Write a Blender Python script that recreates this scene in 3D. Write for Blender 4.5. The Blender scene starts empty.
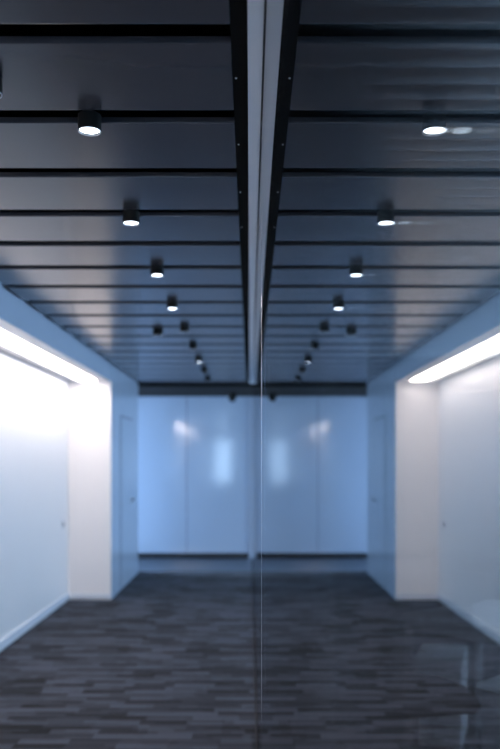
import bpy, bmesh, math, random
from mathutils import Vector, Matrix
random.seed(7)
S = bpy.context.scene
C = S.collection
PI = math.pi

# ------------------------------------------------------------------ dimensions (metres)
CAM_Z = 1.55
CEIL = 2.65                 # corridor ceiling
WALL = -1.565               # face of the left wall
NICHE = -2.04               # back of the lit recess
NY0, NY1 = 0.2, 9.0         # recess runs along the corridor
NTOP = CAM_Z + 0.903        # recess head
WEND = 11.2                 # left wall ends here, passage turns left
FAR = 12.9                  # far wall
REAR = -4.0
GX = 0.037                  # glass partition plane
PITCH, Y0 = 0.493, 2.056    # ceiling joints

# ------------------------------------------------------------------ helpers
def rgb(r, g, b):
    f = lambda c: (c/255/12.92) if c/255 <= 0.04045 else ((c/255+0.055)/1.055)**2.4
    return (f(r), f(g), f(b), 1)

def new_mat(name):
    m = bpy.data.materials.new(name); m.use_nodes = True
    return m, m.node_tree.nodes, m.node_tree.links

def paint(name, col, rough=0.6, spec=0.5, metal=0.0, var=0.04, scale=3.0, bump=0.0, bscale=200, coat=0.0):
    """principled surface with a little procedural colour unevenness and fine relief"""
    m, n, l = new_mat(name)
    p = n['Principled BSDF']
    p.inputs['Roughness'].default_value = rough
    p.inputs['Metallic'].default_value = metal
    p.inputs['Specular IOR Level'].default_value = spec
    p.inputs['Coat Weight'].default_value = coat
    tc = n.new('ShaderNodeTexCoord')
    nz = n.new('ShaderNodeTexNoise'); nz.inputs['Scale'].default_value = scale; nz.inputs['Detail'].default_value = 4
    l.new(tc.outputs['Object'], nz.inputs['Vector'])
    mr = n.new('ShaderNodeMapRange')
    mr.inputs['To Min'].default_value = 1-var; mr.inputs['To Max'].default_value = 1+var
    l.new(nz.outputs['Fac'], mr.inputs['Value'])
    mx = n.new('ShaderNodeVectorMath'); mx.operation = 'SCALE'
    mx.inputs[0].default_value = col[:3]
    l.new(mr.outputs['Result'], mx.inputs['Scale'])
    l.new(mx.outputs['Vector'], p.inputs['Base Color'])
    if bump:
        nb = n.new('ShaderNodeTexNoise'); nb.inputs['Scale'].default_value = bscale
        l.new(tc.outputs['Object'], nb.inputs['Vector'])
        b = n.new('ShaderNodeBump'); b.inputs['Strength'].default_value = bump; b.inputs['Distance'].default_value = 0.002
        l.new(nb.outputs['Fac'], b.inputs['Height']); l.new(b.outputs['Normal'], p.inputs['Normal'])
    return m

def glow(name, col, strength):
    m, n, l = new_mat(name)
    p = n['Principled BSDF']
    p.inputs['Base Color'].default_value = (0.8, 0.8, 0.8, 1)
    p.inputs['Emission Color'].default_value = col
    p.inputs['Emission Strength'].default_value = strength
    return m

class MB:
    def __init__(self): self.bm = bmesh.new()
    def box(self, x0, x1, y0, y1, z0, z1, bevel=0.0, seg=2):
        t = bmesh.new()
        r = bmesh.ops.create_cube(t, size=1)
        bmesh.ops.transform(t, matrix=Matrix.Translation(((x0+x1)/2, (y0+y1)/2, (z0+z1)/2)) @ Matrix.Diagonal((x1-x0, y1-y0, z1-z0, 1)), verts=t.verts)
        if bevel: bmesh.ops.bevel(t, geom=list(t.edges), offset=bevel, segments=seg, affect='EDGES', profile=0.7)
        self._add(t); return self
    def _add(self, t):
        me = bpy.data.meshes.new('tmp'); t.to_mesh(me); t.free()
        self.bm.from_mesh(me); bpy.data.meshes.remove(me)
    def lathe(self, prof, c=(0, 0, 0), n=40):
        """prof: list of (radius, z); closed on the axis where the radius is 0"""
        t = bmesh.new(); rings = []
        for r, z in prof:
            if r < 1e-6: rings.append([t.verts.new((c[0], c[1], c[2]+z))])
            else: rings.append([t.verts.new((c[0]+r*math.cos(2*PI*k/n), c[1]+r*math.sin(2*PI*k/n), c[2]+z)) for k in range(n)])
        for a, b in zip(rings, rings[1:]):
            for k in range(n):
                q = (k+1) % n
                if len(a) == 1 and len(b) == 1: continue
                if len(a) == 1: t.faces.new((a[0], b[k], b[q]))
                elif len(b) == 1: t.faces.new((a[k], b[0], a[q]))
                else: t.faces.new((a[k], b[k], b[q], a[q]))
        bmesh.ops.recalc_face_normals(t, faces=t.faces)
        for f in t.faces: f.smooth = True
        self._add(t); return self
    def tube(self, pts, r, n=12):
        t = bmesh.new(); rings = []
        pts = [Vector(p) for p in pts]
        for i, p in enumerate(pts):
            d = (pts[min(i+1, len(pts)-1)] - pts[max(i-1, 0)]).normalized()
            q = d.to_track_quat('Z', 'Y'); rr = r[i] if isinstance(r, (list, tuple)) else r
            rings.append([t.verts.new(p + q @ Vector((rr*math.cos(2*PI*k/n), rr*math.sin(2*PI*k/n), 0))) for k in range(n)])
        for a, b in zip(rings, rings[1:]):
            for k in range(n): t.faces.new((a[k], a[(k+1) % n], b[(k+1) % n], b[k]))
        t.faces.new(rings[0][::-1]); t.faces.new(rings[-1])
        bmesh.ops.recalc_face_normals(t, faces=t.faces)
        for f in t.faces: f.smooth = True
        self._add(t); return self
    def shell(self, fn, nu, nv, thick):
        """curved upholstered sheet: fn(u, v) -> point, thickened along its normal"""
        t = bmesh.new()
        g = [[t.verts.new(fn(i/nu, j/nv)) for j in range(nv+1)] for i in range(nu+1)]
        for i in range(nu):
            for j in range(nv): t.faces.new((g[i][j], g[i+1][j], g[i+1][j+1], g[i][j+1]))
        bmesh.ops.recalc_face_normals(t, faces=t.faces)
        bmesh.ops.solidify(t, geom=list(t.faces), thickness=thick)
        for f in t.faces: f.smooth = True
        self._add(t); return self
    def build(self, name, mat, parent=None, smooth_angle=35):
        me = bpy.data.meshes.new(name); self.bm.to_mesh(me); self.bm.free()
        me.materials.append(mat)
        o = bpy.data.objects.new(name, me); C.objects.link(o)
        if parent: o.parent = parent
        if any(p.use_smooth for p in me.polygons):
            me.set_sharp_from_angle(angle=math.radians(smooth_angle))
        return o

def tag(o, label, cat, group=None, kind=None):
    o['label'] = label; o['category'] = cat
    if group: o['group'] = group
    if kind: o['kind'] = kind
    return o
def thing(name, label, cat, loc=(0, 0, 0), rz=0, group=None, kind=None):
    o = bpy.data.objects.new(name, None); C.objects.link(o)
    o.location = loc; o.rotation_euler = (0, 0, rz); o.empty_display_size = 0.1
    return tag(o, label, cat, group, kind)
def copy_thing(o, loc, rz=0, label=None):
    c = o.copy(); C.objects.link(c); c.location = loc; c.rotation_euler = (0, 0, rz)
    if label: c['label'] = label
    for ch in list(o.children):
        d = ch.copy(); C.objects.link(d); d.parent = c
        for g in list(ch.children):
            e = g.copy(); C.objects.link(e); e.parent = d
    return c

# ------------------------------------------------------------------ materials
M_wall   = paint('white wall paint', (0.79, 0.765, 0.765, 1), rough=0.32, spec=0.45, var=0.02, scale=2, bump=0.02)
M_face   = paint('pale blue lacquered wall panel', (0.50, 0.57, 0.69, 1), rough=0.2, spec=0.55, var=0.03, scale=2)
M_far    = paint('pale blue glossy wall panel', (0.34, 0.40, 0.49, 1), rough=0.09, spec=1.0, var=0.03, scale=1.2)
M_panel  = paint('charcoal metal ceiling panel', (0.046, 0.047, 0.056, 1), rough=0.23, spec=0.7, var=0.06, scale=5)
M_black  = paint('black ceiling void', (0.005, 0.0045, 0.004, 1), rough=0.9, spec=0.04)
M_bulk   = paint('dark painted plaster ceiling', (0.012, 0.012, 0.013, 1), rough=0.8, spec=0.1)
M_alu    = paint('grey anodised aluminium', (0.62, 0.64, 0.68, 1), rough=0.45, spec=0.5, metal=0.15, var=0.03, scale=30)
M_post   = paint('blue grey post', (0.26, 0.30, 0.37, 1), rough=0.4)
M_seal   = paint('black rubber gasket', (0.008, 0.008, 0.010, 1), rough=0.6)
M_bead   = paint('polished joint bead', (0.85, 0.87, 0.90, 1), rough=0.05, metal=1.0)
M_lamp   = paint('matt black lamp metal', (0.008, 0.008, 0.008, 1), rough=0.6, spec=0.12)
M_steel  = paint('satin steel', (0.45, 0.46, 0.5, 1), rough=0.35, metal=1.0)
M_base   = paint('white painted skirting', (0.62, 0.66, 0.72, 1), rough=0.4)
M_skirt  = paint('black skirting', (0.008, 0.008, 0.010, 1), rough=0.5)
M_gap    = paint('shadow joint', (0.05, 0.055, 0.065, 1), rough=0.7)
M_plast  = paint('white switch plastic', (0.60, 0.62, 0.66, 1), rough=0.4)
M_desk   = paint('grey laminate', (0.22, 0.24, 0.27, 1), rough=0.35, var=0.03)
M_cab    = paint('pale grey cabinet lacquer', (0.72, 0.75, 0.80, 1), rough=0.4, var=0.03)
M_fabric = paint('black chair fabric', (0.008, 0.008, 0.010, 1), rough=0.95, spec=0.2, var=0.2, scale=60, bump=0.3, bscale=500)
M_screen = paint('slate felt', (0.06, 0.075, 0.10, 1), rough=0.95, spec=0.1, var=0.15, scale=80, bump=0.2, bscale=500)
M_dwall  = paint('dark room wall paint', (0.035, 0.038, 0.045, 1), rough=0.7)
M_slat   = paint('grey ceiling slat', (0.5, 0.52, 0.55, 1), rough=0.5)
M_column = paint('pale painted column', (0.80, 0.82, 0.85, 1), rough=0.6)
M_led    = glow('warm linear lamp diffuser', (1.0, 0.88, 0.82, 1), 21.0)
M_spot   = glow('lit lamp lens', (0.80, 0.90, 1.0, 1), 10.0)
M_off    = paint('unlit lamp lens', (0.03, 0.03, 0.035, 1), rough=0.2)
M_pane   = glow('daylit window glazing', (0.62, 0.80, 1.0, 1), 2.0)

def carpet(name):
    """charcoal plank carpet: short woven bars of mixed greys lying across the corridor"""
    m, n, l = new_mat(name)
    p = n['Principled BSDF']; p.inputs['Roughness'].default_value = 0.9
    p.inputs['Specular IOR Level'].default_value = 0.10
    p.inputs['Sheen Weight'].default_value = 0.05; p.inputs['Sheen Roughness'].default_value = 0.35
    tc = n.new('ShaderNodeTexCoord'); sp = n.new('ShaderNodeSeparateXYZ')
    l.new(tc.outputs['Object'], sp.inputs[0])
    def math_(op, a, b=None):
        k = n.new('ShaderNodeMath'); k.operation = op
        for i, v in enumerate((a, b)):
            if v is None: continue
            if isinstance(v, (int, float)): k.inputs[i].default_value = v
            else: l.new(v, k.inputs[i])
        return k.outputs[0]
    def layer(row_h, length, seed):
        row = math_('FLOOR', math_('DIVIDE', sp.outputs['Y'], row_h))
        w1 = n.new('ShaderNodeTexWhiteNoise'); w1.noise_dimensions = '2D'
        cb = n.new('ShaderNodeCombineXYZ'); l.new(row, cb.inputs[0]); cb.inputs[1].default_value = seed
        l.new(cb.outputs[0], w1.inputs['Vector'])
        u = math_('ADD', math_('DIVIDE', sp.outputs['X'], length), math_('MULTIPLY', w1.outputs['Value'], 37.0))
        cell = math_('FLOOR', u)
        cb2 = n.new('ShaderNodeCombineXYZ'); l.new(cell, cb2.inputs[0]); l.new(row, cb2.inputs[1]); cb2.inputs[2].default_value = seed*3.1
        w2 = n.new('ShaderNodeTexWhiteNoise'); w2.noise_dimensions = '3D'
        l.new(cb2.outputs[0], w2.inputs['Vector'])
        return w2.outputs['Value']
    a = layer(0.08, 0.28, 1.7); b = layer(0.04, 0.21, 5.3); c = layer(0.24, 0.75, 9.1)
    nz = n.new('ShaderNodeTexNoise'); nz.inputs['Scale'].default_value = 350; nz.inputs['Detail'].default_value = 3
    l.new(tc.outputs['Object'], nz.inputs['Vector'])
    v = math_('ADD', math_('ADD', math_('MULTIPLY', a, 0.54), math_('MULTIPLY', b, 0.25)),
              math_('ADD', math_('MULTIPLY', c, 0.13), math_('MULTIPLY', nz.outputs['Fac'], 0.08)))
    cr = n.new('ShaderNodeValToRGB')
    e = cr.color_ramp.elements
    e[0].position = 0.25; e[0].color = (0.008, 0.008, 0.010, 1)
    e[1].position = 0.78; e[1].color = (0.055, 0.063, 0.086, 1)
    l.new(v, cr.inputs['Fac']); l.new(cr.outputs['Color'], p.inputs['Base Color'])
    bp = n.new('ShaderNodeBump'); bp.inputs['Strength'].default_value = 0.4; bp.inputs['Distance'].default_value = 0.003
    l.new(nz.outputs['Fac'], bp.inputs['Height']); l.new(bp.outputs['Normal'], p.inputs['Normal'])
    return m
M_carpet = carpet('charcoal plank carpet')

def glass(name):
    """partition glass: clear straight through, mirror-like at grazing angles"""
    m, n, l = new_mat(name)
    n.remove(n['Principled BSDF'])
    geo = n.new('ShaderNodeNewGeometry')
    d = n.new('ShaderNodeVectorMath'); d.operation = 'DOT_PRODUCT'
    l.new(geo.outputs['Normal'], d.inputs[0]); l.new(geo.outputs['Incoming'], d.inputs[1])
    def m_(op, a, b):
        k = n.new('ShaderNodeMath'); k.operation = op
        for i, v in enumerate((a, b)):
            if isinstance(v, (int, float)): k.inputs[i].default_value = v
            else: l.new(v, k.inputs[i])
        return k.outputs[0]
    ab = n.new('ShaderNodeMath'); ab.operation = 'ABSOLUTE'; l.new(d.outputs['Value'], ab.inputs[0])
    q = m_('POWER', m_('SUBTRACT', 1.0, ab.outputs[0]), 3.4)
    fr = m_('ADD', 0.08, m_('MULTIPLY', q, 0.92))
    tr = n.new('ShaderNodeBsdfTransparent'); tr.inputs[0].default_value = (0.93, 0.95, 0.96, 1)
    gl = n.new('ShaderNodeBsdfGlossy'); gl.inputs['Roughness'].default_value = 0.0
    mx = n.new('ShaderNodeMixShader')
    l.new(fr, mx.inputs[0]); l.new(tr.outputs[0], mx.inputs[1]); l.new(gl.outputs[0], mx.inputs[2])
    l.new(mx.outputs[0], n['Material Output'].inputs['Surface'])
    return m
M_glass = glass('partition glass')

# ------------------------------------------------------------------ the setting
RX = 4.6     # outer side of the room beyond the glass
SX = -5.0    # end of the side passage

tag(MB().box(SX-0.1, RX+0.1, REAR-0.1, FAR+0.1, -0.1, 0.0).build('floor', M_carpet),
    'charcoal carpet floor of the corridor with short grey woven bars', 'floor', kind='structure')

M_catcher = paint('blue grey light catching strip', (0.045, 0.06, 0.085, 1), rough=0.34, spec=0.35, var=0.4, scale=3, bump=0.5, bscale=14)
vf = MB().box(SX, GX-0.01, WEND+0.12, FAR-0.001, 0.0, 0.003).build('floor_light_catcher', M_catcher)  # smooth strip added over the carpet to catch the blue light
tag(vf, 'added smooth floor strip catching the blue light before the far wall', 'floor', kind='structure')

# ceiling: a black void with wide metal panels hung under it
cl = MB().box(SX-0.1, RX+0.1, REAR-0.1, FAR+0.1, CEIL+0.06, CEIL+0.16).build('ceiling', M_black)
tag(cl, 'dark corridor ceiling of wide charcoal metal panels with black joints', 'ceiling', kind='structure')
k = -12
while True:
    y0 = Y0 + PITCH*k + 0.047
    y1 = Y0 + PITCH*(k+1) - 0.047
    if y1 > WEND: break
    MB().box(WALL+0.035, -0.05, y0, y1, CEIL, CEIL+0.02, bevel=0.0025).build('ceiling_panel', M_panel, cl)
    k += 1
MB().box(WALL+0.01, -0.05, y0, WEND, CEIL, CEIL+0.02).build('ceiling_panel', M_panel, cl)
MB().box(SX, 0.10, WEND, FAR, CEIL-0.045, CEIL+0.06).build('ceiling_board', M_bulk, cl)
# screws along the edge rail of the panels
for y in (2.30, 2.78, 3.27, 3.76):
    MB().lathe([(0, -0.002), (0.0025, -0.002), (0.003, 0)], (-0.040, y, CEIL+0.004), 12).build('screw', M_alu, cl)
MB().box(-0.05, -0.006, REAR, WEND, CEIL+0.004, CEIL+0.06).build('edge_rail', M_black, cl)

# left wall: header over the recess, end pier, recess
w = MB()
w.box(NICHE-0.15, WALL, NY0, NY1, NTOP+0.06, CEIL+0.06)            # header
w.box(WALL-0.02, WALL, NY0, NY1, NTOP, NTOP+0.06)                  # lip of the recess head
w.box(NICHE-0.15, WALL, REAR, NY0, 0, CEIL+0.06)                   # wall before the recess
w.build('wall_left', M_face)
wl = bpy.data.objects['wall_left']
tag(wl, 'pale blue left wall with a brightly lit white recess', 'wall', kind='structure')
MB().box(NICHE-0.15, NICHE, NY0, NY1, 0, NTOP).build('recess_back', M_wall, wl)
MB().box(NICHE, WALL-0.001, NY1, NY1+0.03, 0, NTOP).build('recess_return', M_wall, wl)
MB().box(NICHE, WALL-0.001, NY0-0.03, NY0, 0, NTOP).build('recess_return', M_wall, wl)
lin = MB()
lin.box(WALL-0.10, WALL-0.0005, NY0, NY1, NTOP-0.004, NTOP+0.06)
lin.box(NICHE+0.045, NICHE+0.125, NY0, NY1, NTOP-0.004, NTOP+0.06)
lin.box(NICHE+0.125, WALL-0.10, NY1-0.12, NY1, NTOP-0.004, NTOP+0.06)
lin.box(NICHE+0.125, WALL-0.10, NY0, NY0+0.02, NTOP-0.004, NTOP+0.06)
lin.build('recess_head_lining', M_wall, wl)
MB().box(NICHE, NICHE+0.045, NY0, NY1, NTOP+0.03, NTOP+0.06).build('shadow_joint', M_gap, wl)
pier = MB().box(NICHE-0.15, WALL, NY1+0.03, WEND, 0, CEIL+0.06).build('pier', M_face, wl)

# flush panel door in the end pier
d = thing('door_1', 'flush pale blue door in the wall past the lit recess', 'door', (WALL, 10.15, 0), kind='structure')
MB().box(0.0005, 0.006, -0.46, 0.46, 0.012, 2.10, bevel=0.002).build('door_leaf', M_face, d)
g = MB()
g.box(0.0002, 0.0035, -0.475, -0.461, 0.0, 2.115); g.box(0.0002, 0.0035, 0.461, 0.475, 0.0, 2.115); g.box(0.0002, 0.0035, -0.475, 0.475, 2.101, 2.115)
g.build('door_joint', M_gap, d)
h = MB(); h.box(0.006, 0.010, 0.37, 0.41, 0.98, 1.10, bevel=0.002); h.tube([(0.01, 0.39, 1.05), (0.045, 0.39, 1.05), (0.05, 0.37, 1.05), (0.05, 0.27, 1.05)], 0.008)
h.build('door_handle', M_steel, d)

# far wall in three glossy panels, black skirting
fw = MB().box(SX, RX, FAR+0.012, FAR+0.12, 0, CEIL+0.06).build('wall_back', M_gap)
tag(fw, 'pale blue glossy panel wall closing the corridor', 'wall', kind='structure')
xs = [SX, -3.7, -2.36, -1.02, 0.10]
for a, b in zip(xs, xs[1:]):
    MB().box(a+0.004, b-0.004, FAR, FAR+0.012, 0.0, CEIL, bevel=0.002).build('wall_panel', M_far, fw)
tag(MB().box(SX, 0.10, FAR-0.015, FAR, 0, 0.085).build('baseboard_back', M_skirt),
    'black skirting along the foot of the far blue wall', 'skirting', kind='structure')
# skirting of the recess and the pier
b = MB()
b.box(NICHE, NICHE+0.014, NY0, NY1, 0.012, 0.09, bevel=0.003)
b.box(NICHE+0.014, WALL, NY1-0.014, NY1, 0.012, 0.07, bevel=0.003)
bl = b.build('baseboard_left', M_base)
tag(bl, 'pale skirting along the foot of the lit recess', 'skirting', kind='structure')
MB().box(NICHE, NICHE+0.008, NY0, NY1, 0, 0.012).build('shadow_joint', M_gap, bl)  # dark strip drawing the shadow line under the skirting

# side passage beyond the wall end, lit by daylight from a window at its end
sw = MB()
sw.box(SX, NICHE-0.15, WEND-0.12, WEND, 0, CEIL+0.06)
sw.build('wall_passage', M_face)
tag(bpy.data.objects['wall_passage'], 'wall of the side passage behind the left wall end', 'wall', kind='structure')
we = MB(); we.box(SX-0.1, SX, WEND-0.12, FAR+0.1, 0, 0.25); we.box(SX-0.1, SX, WEND-0.12, FAR+0.1, 2.5, CEIL+0.06)
we.build('wall_passage_end', M_face); tag(bpy.data.objects['wall_passage_end'], 'end wall of the side passage around its window', 'wall', kind='structure')
w1 = thing('window_1', 'tall daylit window at the end of the side passage', 'window', (SX, 12.05, 0.25), kind='structure')
MB().box(-0.08, -0.07, -0.97, 0.97, 0, 2.25).build('window_pane', M_pane, w1)
f = MB()
for y in (-0.97, -0.02, 0.91): f.box(-0.06, 0.0, y, y+0.06, 0, 2.25)
f.box(-0.06, 0, -0.97, 0.97, 0, 0.05); f.box(-0.06, 0, -0.97, 0.97, 2.2, 2.25)
f.build('window_frame', M_alu, w1)

# rear wall behind the camera with a glazed door-height window
WX0, WX1, WZ0, WZ1 = -1.30, -0.72, 0.75, 2.45
r = MB()
r.box(NICHE-0.15, WX0, REAR-0.12, REAR, 0, CEIL+0.06); r.box(WX1, 0.9, REAR-0.12, REAR, 0, CEIL+0.06); r.box(4.1, RX, REAR-0.12, REAR, 0, CEIL+0.06); r.box(0.9, 4.1, REAR-0.12, REAR, 0, 0.9); r.box(0.9, 4.1, REAR-0.12, REAR, 2.4, CEIL+0.06)
r.box(WX0, WX1, REAR-0.12, REAR, 0, WZ0); r.box(WX0, WX1, REAR-0.12, REAR, WZ1, CEIL+0.06)
r.build('wall_front', M_dwall); tag(bpy.data.objects['wall_front'], 'dark wall at the near end of the corridor with a window', 'wall', kind='structure')
w2 = thing('window_2', 'narrow daylit window at the near end of the corridor', 'window', (0, REAR, 0), kind='structure')
MB().box(WX0, WX1, -0.08, -0.07, WZ0, WZ1).build('window_pane', M_pane, w2)
f = MB()
f.box(WX0, WX0+0.03, -0.06, 0, WZ0, WZ1); f.box(WX1-0.03, WX1, -0.06, 0, WZ0, WZ1); f.box(WX0, WX1, -0.06, 0, WZ0, WZ0+0.03); f.box(WX0, WX1, -0.06, 0, WZ1-0.03, WZ1)
f.build('window_frame', M_alu, w2)

w5 = thing('fill_window', 'added unseen window lighting the dim room from its near end', 'window', (2.5, REAR, 1.65), kind='structure')  # added out of view to light the furniture fronts and slats
MB().box(-1.6, 1.6, -0.08, -0.07, -0.75, 0.75).build('window_pane', M_pane, w5)
f = MB()
for x in (-1.6, -0.56, 0.52, 1.56): f.box(x, x+0.04, -0.06, 0, -0.75, 0.75)
f.box(-1.6, 1.6, -0.06, 0, -0.75, -0.71); f.box(-1.6, 1.6, -0.06, 0, 0.71, 0.75)
f.build('window_frame', M_alu, w5)

# glass partition down the right side of the corridor: double panes, head channel, floor seal, end post
JY = 2.57
gp = thing('window_3', 'tall frameless glass partition mirroring the corridor along its right side', 'glass partition', (0, 0, 0), kind='structure')
for y0, y1, zt in ((-1.2, JY-0.003, CEIL-0.004), (JY+0.003, WEND-0.003, CEIL-0.004), (WEND+0.003, FAR-0.06, CEIL-0.05)):
    MB().box(GX, GX+0.006, y0, y1, 0.004, zt).build('glass_pane', M_glass, gp)
    MB().box(GX+0.042, GX+0.048, y0, y1, 0.004, zt).build('glass_pane', M_glass, gp)
MB().tube([(GX+0.001, JY, 0.004), (GX+0.001, JY, CEIL-0.004)], 0.0013, 14).build('joint_bead', M_bead, gp)
hc = MB(); hc.box(-0.006, GX-0.003, REAR, WEND-0.002, CEIL-0.002, CEIL+0.05); hc.box(GX+0.051, 0.095, REAR, WEND-0.002, CEIL-0.002, CEIL+0.05)
hc.box(GX+0.009, GX+0.039, REAR, WEND-0.002, CEIL-0.002, CEIL+0.05)
hc.build('head_channel', M_alu, gp)
MB().box(GX-0.003, GX+0.051, REAR, WEND-0.002, CEIL-0.003, CEIL+0.03).build('head_gasket', M_seal, gp)
MB().box(GX-0.004, GX+0.055, REAR, FAR-0.02, 0, 0.004).build('floor_gasket', M_seal, gp)
MB().box(-0.022, 0.095, FAR-0.06, FAR-0.016, 0, CEIL-0.046).build('end_post', M_post, gp)
MB().box(GX-0.002, 0.095, -1.32, -1.2, 0, CEIL-0.004).build('end_post', M_alu, gp)

# ------------------------------------------------------------------ lamps of the corridor
ll = thing('linear_light', 'long warm white linear light set in the head of the wall recess', 'linear light', (0, 0, NTOP))
MB().box(-1.912, -1.668, NY0+0.025, NY1-0.125, -0.002, 0.04).build('lamp_housing', M_wall, ll)
MB().box(-1.885, -1.695, NY0+0.1, NY1-0.14, -0.005, -0.002, bevel=0.001).build('diffuser', M_led, ll)

def downlight(label, x, y, lit, stem=1, R=0.037, H=0.046):
    t = thing('ceiling_downlight', label, 'ceiling spotlight', (x, y, CEIL), group='black cylinder downlights')
    MB().lathe([(0, -H+0.010), (R-0.004, -H+0.010), (R-0.004, -H), (R-0.001, -H), (R, -H+0.001), (R, 0.0), (R, 0.004*stem), (R-0.003, 0.006*stem), (0, 0.006*stem)]).build('lamp_housing', M_lamp, t)
    if stem: MB().lathe([(0, 0.006), (0.012, 0.006), (0.012, 0.06), (0, 0.06)], n=16).build('stem', M_lamp, t)
    MB().lathe([(0, -H+0.002), (R*0.62, -H+0.0025), (R-0.0055, -H+0.004), (R-0.0055, -H+0.009), (0, -H+0.009)]).build('lens', M_spot if lit else M_off, t)
    MB().lathe([(R-0.004, -H), (R-0.0035, -H-0.0015), (R-0.001, -H-0.0015), (R-0.0005, -H)]).build('trim_ring', M_steel, t)
    return t
row = [(Y0+PITCH*1, -0.511, 1, 'lit black ceiling downlight nearest the camera, largest of its row'),
       (Y0+PITCH*3, -0.525, 1, 'lit black ceiling downlight, second nearest in the row along the corridor'),
       (Y0+PITCH*5, -0.525, 1, 'lit black ceiling downlight, third nearest in the row along the corridor'),
       (Y0+PITCH*7, -0.534, 1, 'lit black ceiling downlight, fourth in the row, just before the unlit ones'),
       (Y0+PITCH*9, -0.530, 0, 'unlit black ceiling downlight, the first one beyond the four nearest lit ones'),
       (Y0+PITCH*11, -0.530, 0, 'unlit black ceiling downlight just before the small distant lit one'),
       (Y0+PITCH*13, -0.540, 1, 'small distant lit ceiling downlight among the unlit ones'),
       (Y0+PITCH*15, -0.540, 0, 'unlit black ceiling downlight just beyond the small distant lit one'),
       (Y0+PITCH*17, -0.550, 0, 'unlit black ceiling downlight farthest along the panelled ceiling')]
for y, x, lit, lab in row: downlight(lab, x, y, lit)
downlight('unlit black ceiling downlight standing outside the row, nearer the left wall', -0.765, 6.66, 0, 0, R=0.043)
downlight('black ceiling downlight cut off by the left edge of the photo', -0.747, 2.29, 0, 0)

dc = thing('ceiling_dome', 'small black dome fitting on the dark ceiling by the far wall', 'ceiling dome', (-0.27, 12.2, CEIL-0.045))
MB().lathe([(0, 0), (0.065, 0), (0.065, -0.075), (0.06, -0.08), (0, -0.08)]).build('base', M_lamp, dc)
MB().lathe([(0.058, -0.08)] + [(0.058*math.cos(a*PI/16), -0.08-0.058*math.sin(a*PI/16)) for a in range(1, 8)] + [(0, -0.138)]).build('dome', M_lamp, dc)

ls = thing('light_switch', 'small pale switch plate on the back wall of the lit recess', 'light switch', (NICHE, 8.7, 0.87))
MB().box(0, 0.009, -0.04, 0.04, -0.04, 0.04, bevel=0.003).build('plate', M_plast, ls)
MB().box(0.009, 0.013, -0.018, 0.018, -0.026, 0.026, bevel=0.002).build('rocker', M_gap, ls)

# ------------------------------------------------------------------ the dim room beyond the glass
w = MB().box(RX, RX+0.1, REAR, FAR+0.1, 0, CEIL+0.06).build('wall_right', M_dwall)
w4 = thing('window_4', 'long daylit window band of the dim room', 'window', (RX, 7.7, 1.7), kind='structure')
MB().box(-0.02, -0.01, -5, 5, -0.8, 0.8).build('window_pane', M_pane, w4)
f = MB()
for i in range(6): f.box(-0.028, 0, -5+i*2-0.03, -5+i*2+0.03, -0.83, 0.83)
f.box(-0.028, 0, -5, 5, -0.86, -0.8); f.box(-0.028, 0, -5, 5, 0.8, 0.86); f.build('window_frame', M_alu, w4)
tag(w, 'dark far side wall of the dim room behind the glass', 'wall', kind='structure')
sc = MB().box(0.10, RX, REAR, FAR, CEIL+0.045, CEIL+0.06).build('ceiling_slats', M_black)
tag(sc, 'dark slatted ceiling of the dim room behind the glass', 'ceiling', kind='structure')
for i in range(70):
    y = 1.52 + 0.0986*i
    MB().box(0.12, RX-0.05, y, y+0.010, CEIL-0.006, CEIL+0.044).build('ceiling_slat', M_slat, sc)
co = MB().box(-0.065, 0.065, -0.065, 0.065, 0, CEIL, bevel=0.008).build('column', M_column)
co.location = (0.34, 3.9, 0)
tag(co, 'pale square column just behind the glass', 'column', kind='structure')

def on_desk(lx, ly, z):
    a = math.radians(-51.4)
    return (0.79+lx*math.cos(a)-ly*math.sin(a), 4.26+lx*math.sin(a)+ly*math.cos(a), z)
DR = math.radians(-51.4)
dk = thing('office_desk', 'grey desk with thin legs seen dimly through the glass', 'desk', on_desk(0, 0, 0), DR)
MB().box(0, 1.2, 0, 0.70, 0.715, 0.74, bevel=0.004).build('desk_top', M_desk, dk)
for sx in (0.02, 1.14):
    for sy in (0.02, 0.64): MB().box(sx, sx+0.035, sy, sy+0.035, 0, 0.715, bevel=0.003).build('leg', M_desk, dk)
for sy in (0.03, 0.65): MB().box(0.055, 1.14, sy, sy+0.02, 0.67, 0.715).build('rail', M_desk, dk)
ds = MB().box(0.02, 1.15, 0, 0.025, 0, 0.20, bevel=0.01, seg=3).build('desk_screen', M_screen)
ds.location = on_desk(0, 0.44, 0.74); ds.rotation_euler = (0, 0, DR)
tag(ds, 'slate grey felt divider standing on the desk behind the glass', 'desk divider')
bx = thing('document_box', 'pale document box on the desk behind the glass', 'box', on_desk(0.52, 0.2, 0.74), DR+0.2)
MB().box(-0.13, 0.13, -0.10, 0.10, 0, 0.075, bevel=0.003).build('body', M_cab, bx)
MB().box(-0.135, 0.135, -0.105, 0.105, 0.075, 0.10, bevel=0.003).build('lid', M_cab, bx)
pd = thing('drawer_pedestal', 'pale drawer pedestal under the desk behind the glass', 'drawer unit', (1.055, 4.42, 0), math.radians(-19.6))
MB().box(-0.125, 0.125, -0.20, 0.20, 0.04, 0.50, bevel=0.004).build('body', M_cab, pd)
for i in range(3):
    dr = MB().box(-0.12, 0.12, -0.218, -0.20, 0.05+i*0.15, 0.19+i*0.15, bevel=0.003).build('drawer', M_cab, pd)
    MB().box(-0.05, 0.05, -0.230, -0.218, 0.155+i*0.15, 0.167+i*0.15, bevel=0.002).build('handle', M_steel, dr)
for sx in (-0.1, 0.1):
    for sy in (-0.16, 0.16): MB().lathe([(0, 0), (0.018, 0), (0.02, 0.01), (0.018, 0.04), (0, 0.04)], (sx, sy, 0), 16).build('foot', M_lamp, pd)
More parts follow.
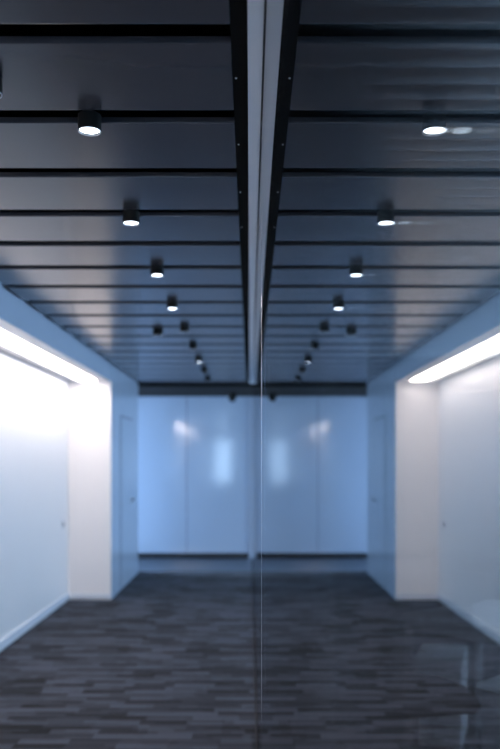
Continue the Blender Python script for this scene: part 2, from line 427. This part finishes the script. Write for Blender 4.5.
cb = thing('storage_cabinet', 'low pale storage cabinet at the right edge behind the glass', 'cabinet', (1.335, 3.068, 0), math.radians(-48))
MB().box(-0.41, 0.41, -0.15, 0.17, 0.05, 0.63, bevel=0.003).build('body', M_desk, cb)
MB().box(-0.42, 0.42, -0.18, 0.18, 0.63, 0.65, bevel=0.004).build('cabinet_top', M_cab, cb)
for sx in (-1, 1):
    dr = MB().box(min(sx*0.004, sx*0.405), max(sx*0.004, sx*0.405), -0.166, -0.15, 0.06, 0.62, bevel=0.003).build('door', M_desk, cb)
    MB().box(sx*0.05-0.006, sx*0.05+0.006, -0.180, -0.166, 0.42, 0.54, bevel=0.002).build('handle', M_steel, dr)
MB().box(-0.39, 0.39, -0.13, 0.15, 0, 0.05).build('plinth', M_lamp, cb)

def chair(label, loc, rz):
    t = thing('office_chair', label, 'chair', loc, rz, group='office chairs behind the glass')
    def seat(u, v):
        x = (u-0.5)*2; y = (v-0.5)*2
        k = 1-0.16*min(1, (x*x*y*y))
        return Vector((0.235*x*k, 0.225*y*k, 0.47-0.035*(x**4+y**4)*0.5))
    MB().shell(seat, 14, 14, -0.055).build('seat', M_fabric, t)
    def back(u, v):
        a = (u-0.5)*2; z = v
        wdt = 0.225*math.sqrt(max(0.0, 1-abs(2*z-1)**3.2))*0.62 + 0.085
        return Vector((a*wdt, 0.25+0.05*z-0.055*a*a, 0.56+0.40*z))
    MB().shell(back, 14, 16, 0.035).build('backrest', M_fabric, t)
    MB().tube([(0, 0.05, 0.41), (0, 0.22, 0.405), (0, 0.28, 0.44), (0, 0.285, 0.60), (0, 0.30, 0.70)], 0.017).build('back_support', M_lamp, t)
    MB().tube([(0, 0, 0.09), (0, 0, 0.24)], 0.026).tube([(0, 0, 0.24), (0, 0, 0.43)], 0.015).build('gas_column', M_lamp, t)
    for k in range(5):
        a = 2*PI*k/5+0.3
        lg = MB().tube([(0.02*math.cos(a), 0.02*math.sin(a), 0.11), (0.29*math.cos(a), 0.29*math.sin(a), 0.075)], [0.024, 0.016]).build('leg', M_lamp, t)
        c = MB(); cx, cy = 0.285*math.cos(a), 0.285*math.sin(a)
        for s in (-1, 1):
            p = Vector((cx-s*0.016*math.sin(a), cy+s*0.016*math.cos(a), 0.028)); q = Vector((-math.sin(a), math.cos(a), 0))
            c.tube([p-q*0.009, p+q*0.009], 0.028, 16)
        c.tube([(cx, cy, 0.03), (cx, cy, 0.08)], 0.007)
        c.build('caster', M_lamp, lg)
    return t
c1 = chair('black office chair behind the desk seen through the glass', (1.28, 5.12, 0), -0.6)
c2 = copy_thing(c1, (0.76, 3.68, 0), PI/2+0.2, 'black office chair in front of the pale drawer pedestal behind the glass')

# ------------------------------------------------------------------ light, camera
def area(name, loc, rot, sx, sy, energy, col):
    l = bpy.data.lights.new(name, 'AREA'); l.shape = 'RECTANGLE'; l.size = sx; l.size_y = sy; l.energy = energy; l.color = col
    o = bpy.data.objects.new(name, l); C.objects.link(o); o.location = loc; o.rotation_euler = rot
    return o
BLUE = (0.44, 0.68, 1.0)
area('passage_daylight', (SX+0.02, 12.05, 1.30), (0, -PI/2, 0), 2.2, 1.6, 360, (0.50, 0.72, 1.0))
area('near_window_daylight', ((WX0+WX1)/2, REAR+0.02, 1.6), (PI/2, 0, 0), WX1-WX0, 1.6, 20, BLUE)
area('room_window_daylight', (RX-0.03, 7.7, 1.7), (0, PI/2, 0), 1.6, 10.0, 490, BLUE)

area('room_end_fill', (2.5, REAR+0.03, 1.65), (PI/2, 0, 0), 3.1, 1.4, 220, BLUE)  # added fill for the furniture fronts and slats behind the glass

W = bpy.data.worlds.new('world'); S.world = W; W.use_nodes = True
W.node_tree.nodes['Background'].inputs[0].default_value = (0.35, 0.55, 1.0, 1)
W.node_tree.nodes['Background'].inputs[1].default_value = 0.2

cam = bpy.data.cameras.new('camera'); co_ = bpy.data.objects.new('camera', cam); C.objects.link(co_)
co_.location = (0, 0, CAM_Z); co_.rotation_euler = (PI/2, 0, 0)
cam.sensor_fit = 'VERTICAL'; cam.sensor_height = 36; cam.lens = 800*36/749
cam.shift_y = 87.5/749; cam.clip_start = 0.01
cam.dof.use_dof = True; cam.dof.focus_distance = 2.5; cam.dof.aperture_fstop = 1.7
S.camera = co_

S.view_settings.view_transform = 'Standard'; S.view_settings.look = 'None'
S.view_settings.exposure = 0.0; S.view_settings.gamma = 1.0; S.view_settings.use_curve_mapping = False
S.cycles.max_bounces = 14; S.cycles.glossy_bounces = 10; S.cycles.diffuse_bounces = 5; S.cycles.transparent_max_bounces = 24
S.cycles.sample_clamp_indirect = 6.0
S.cycles.use_denoising = True
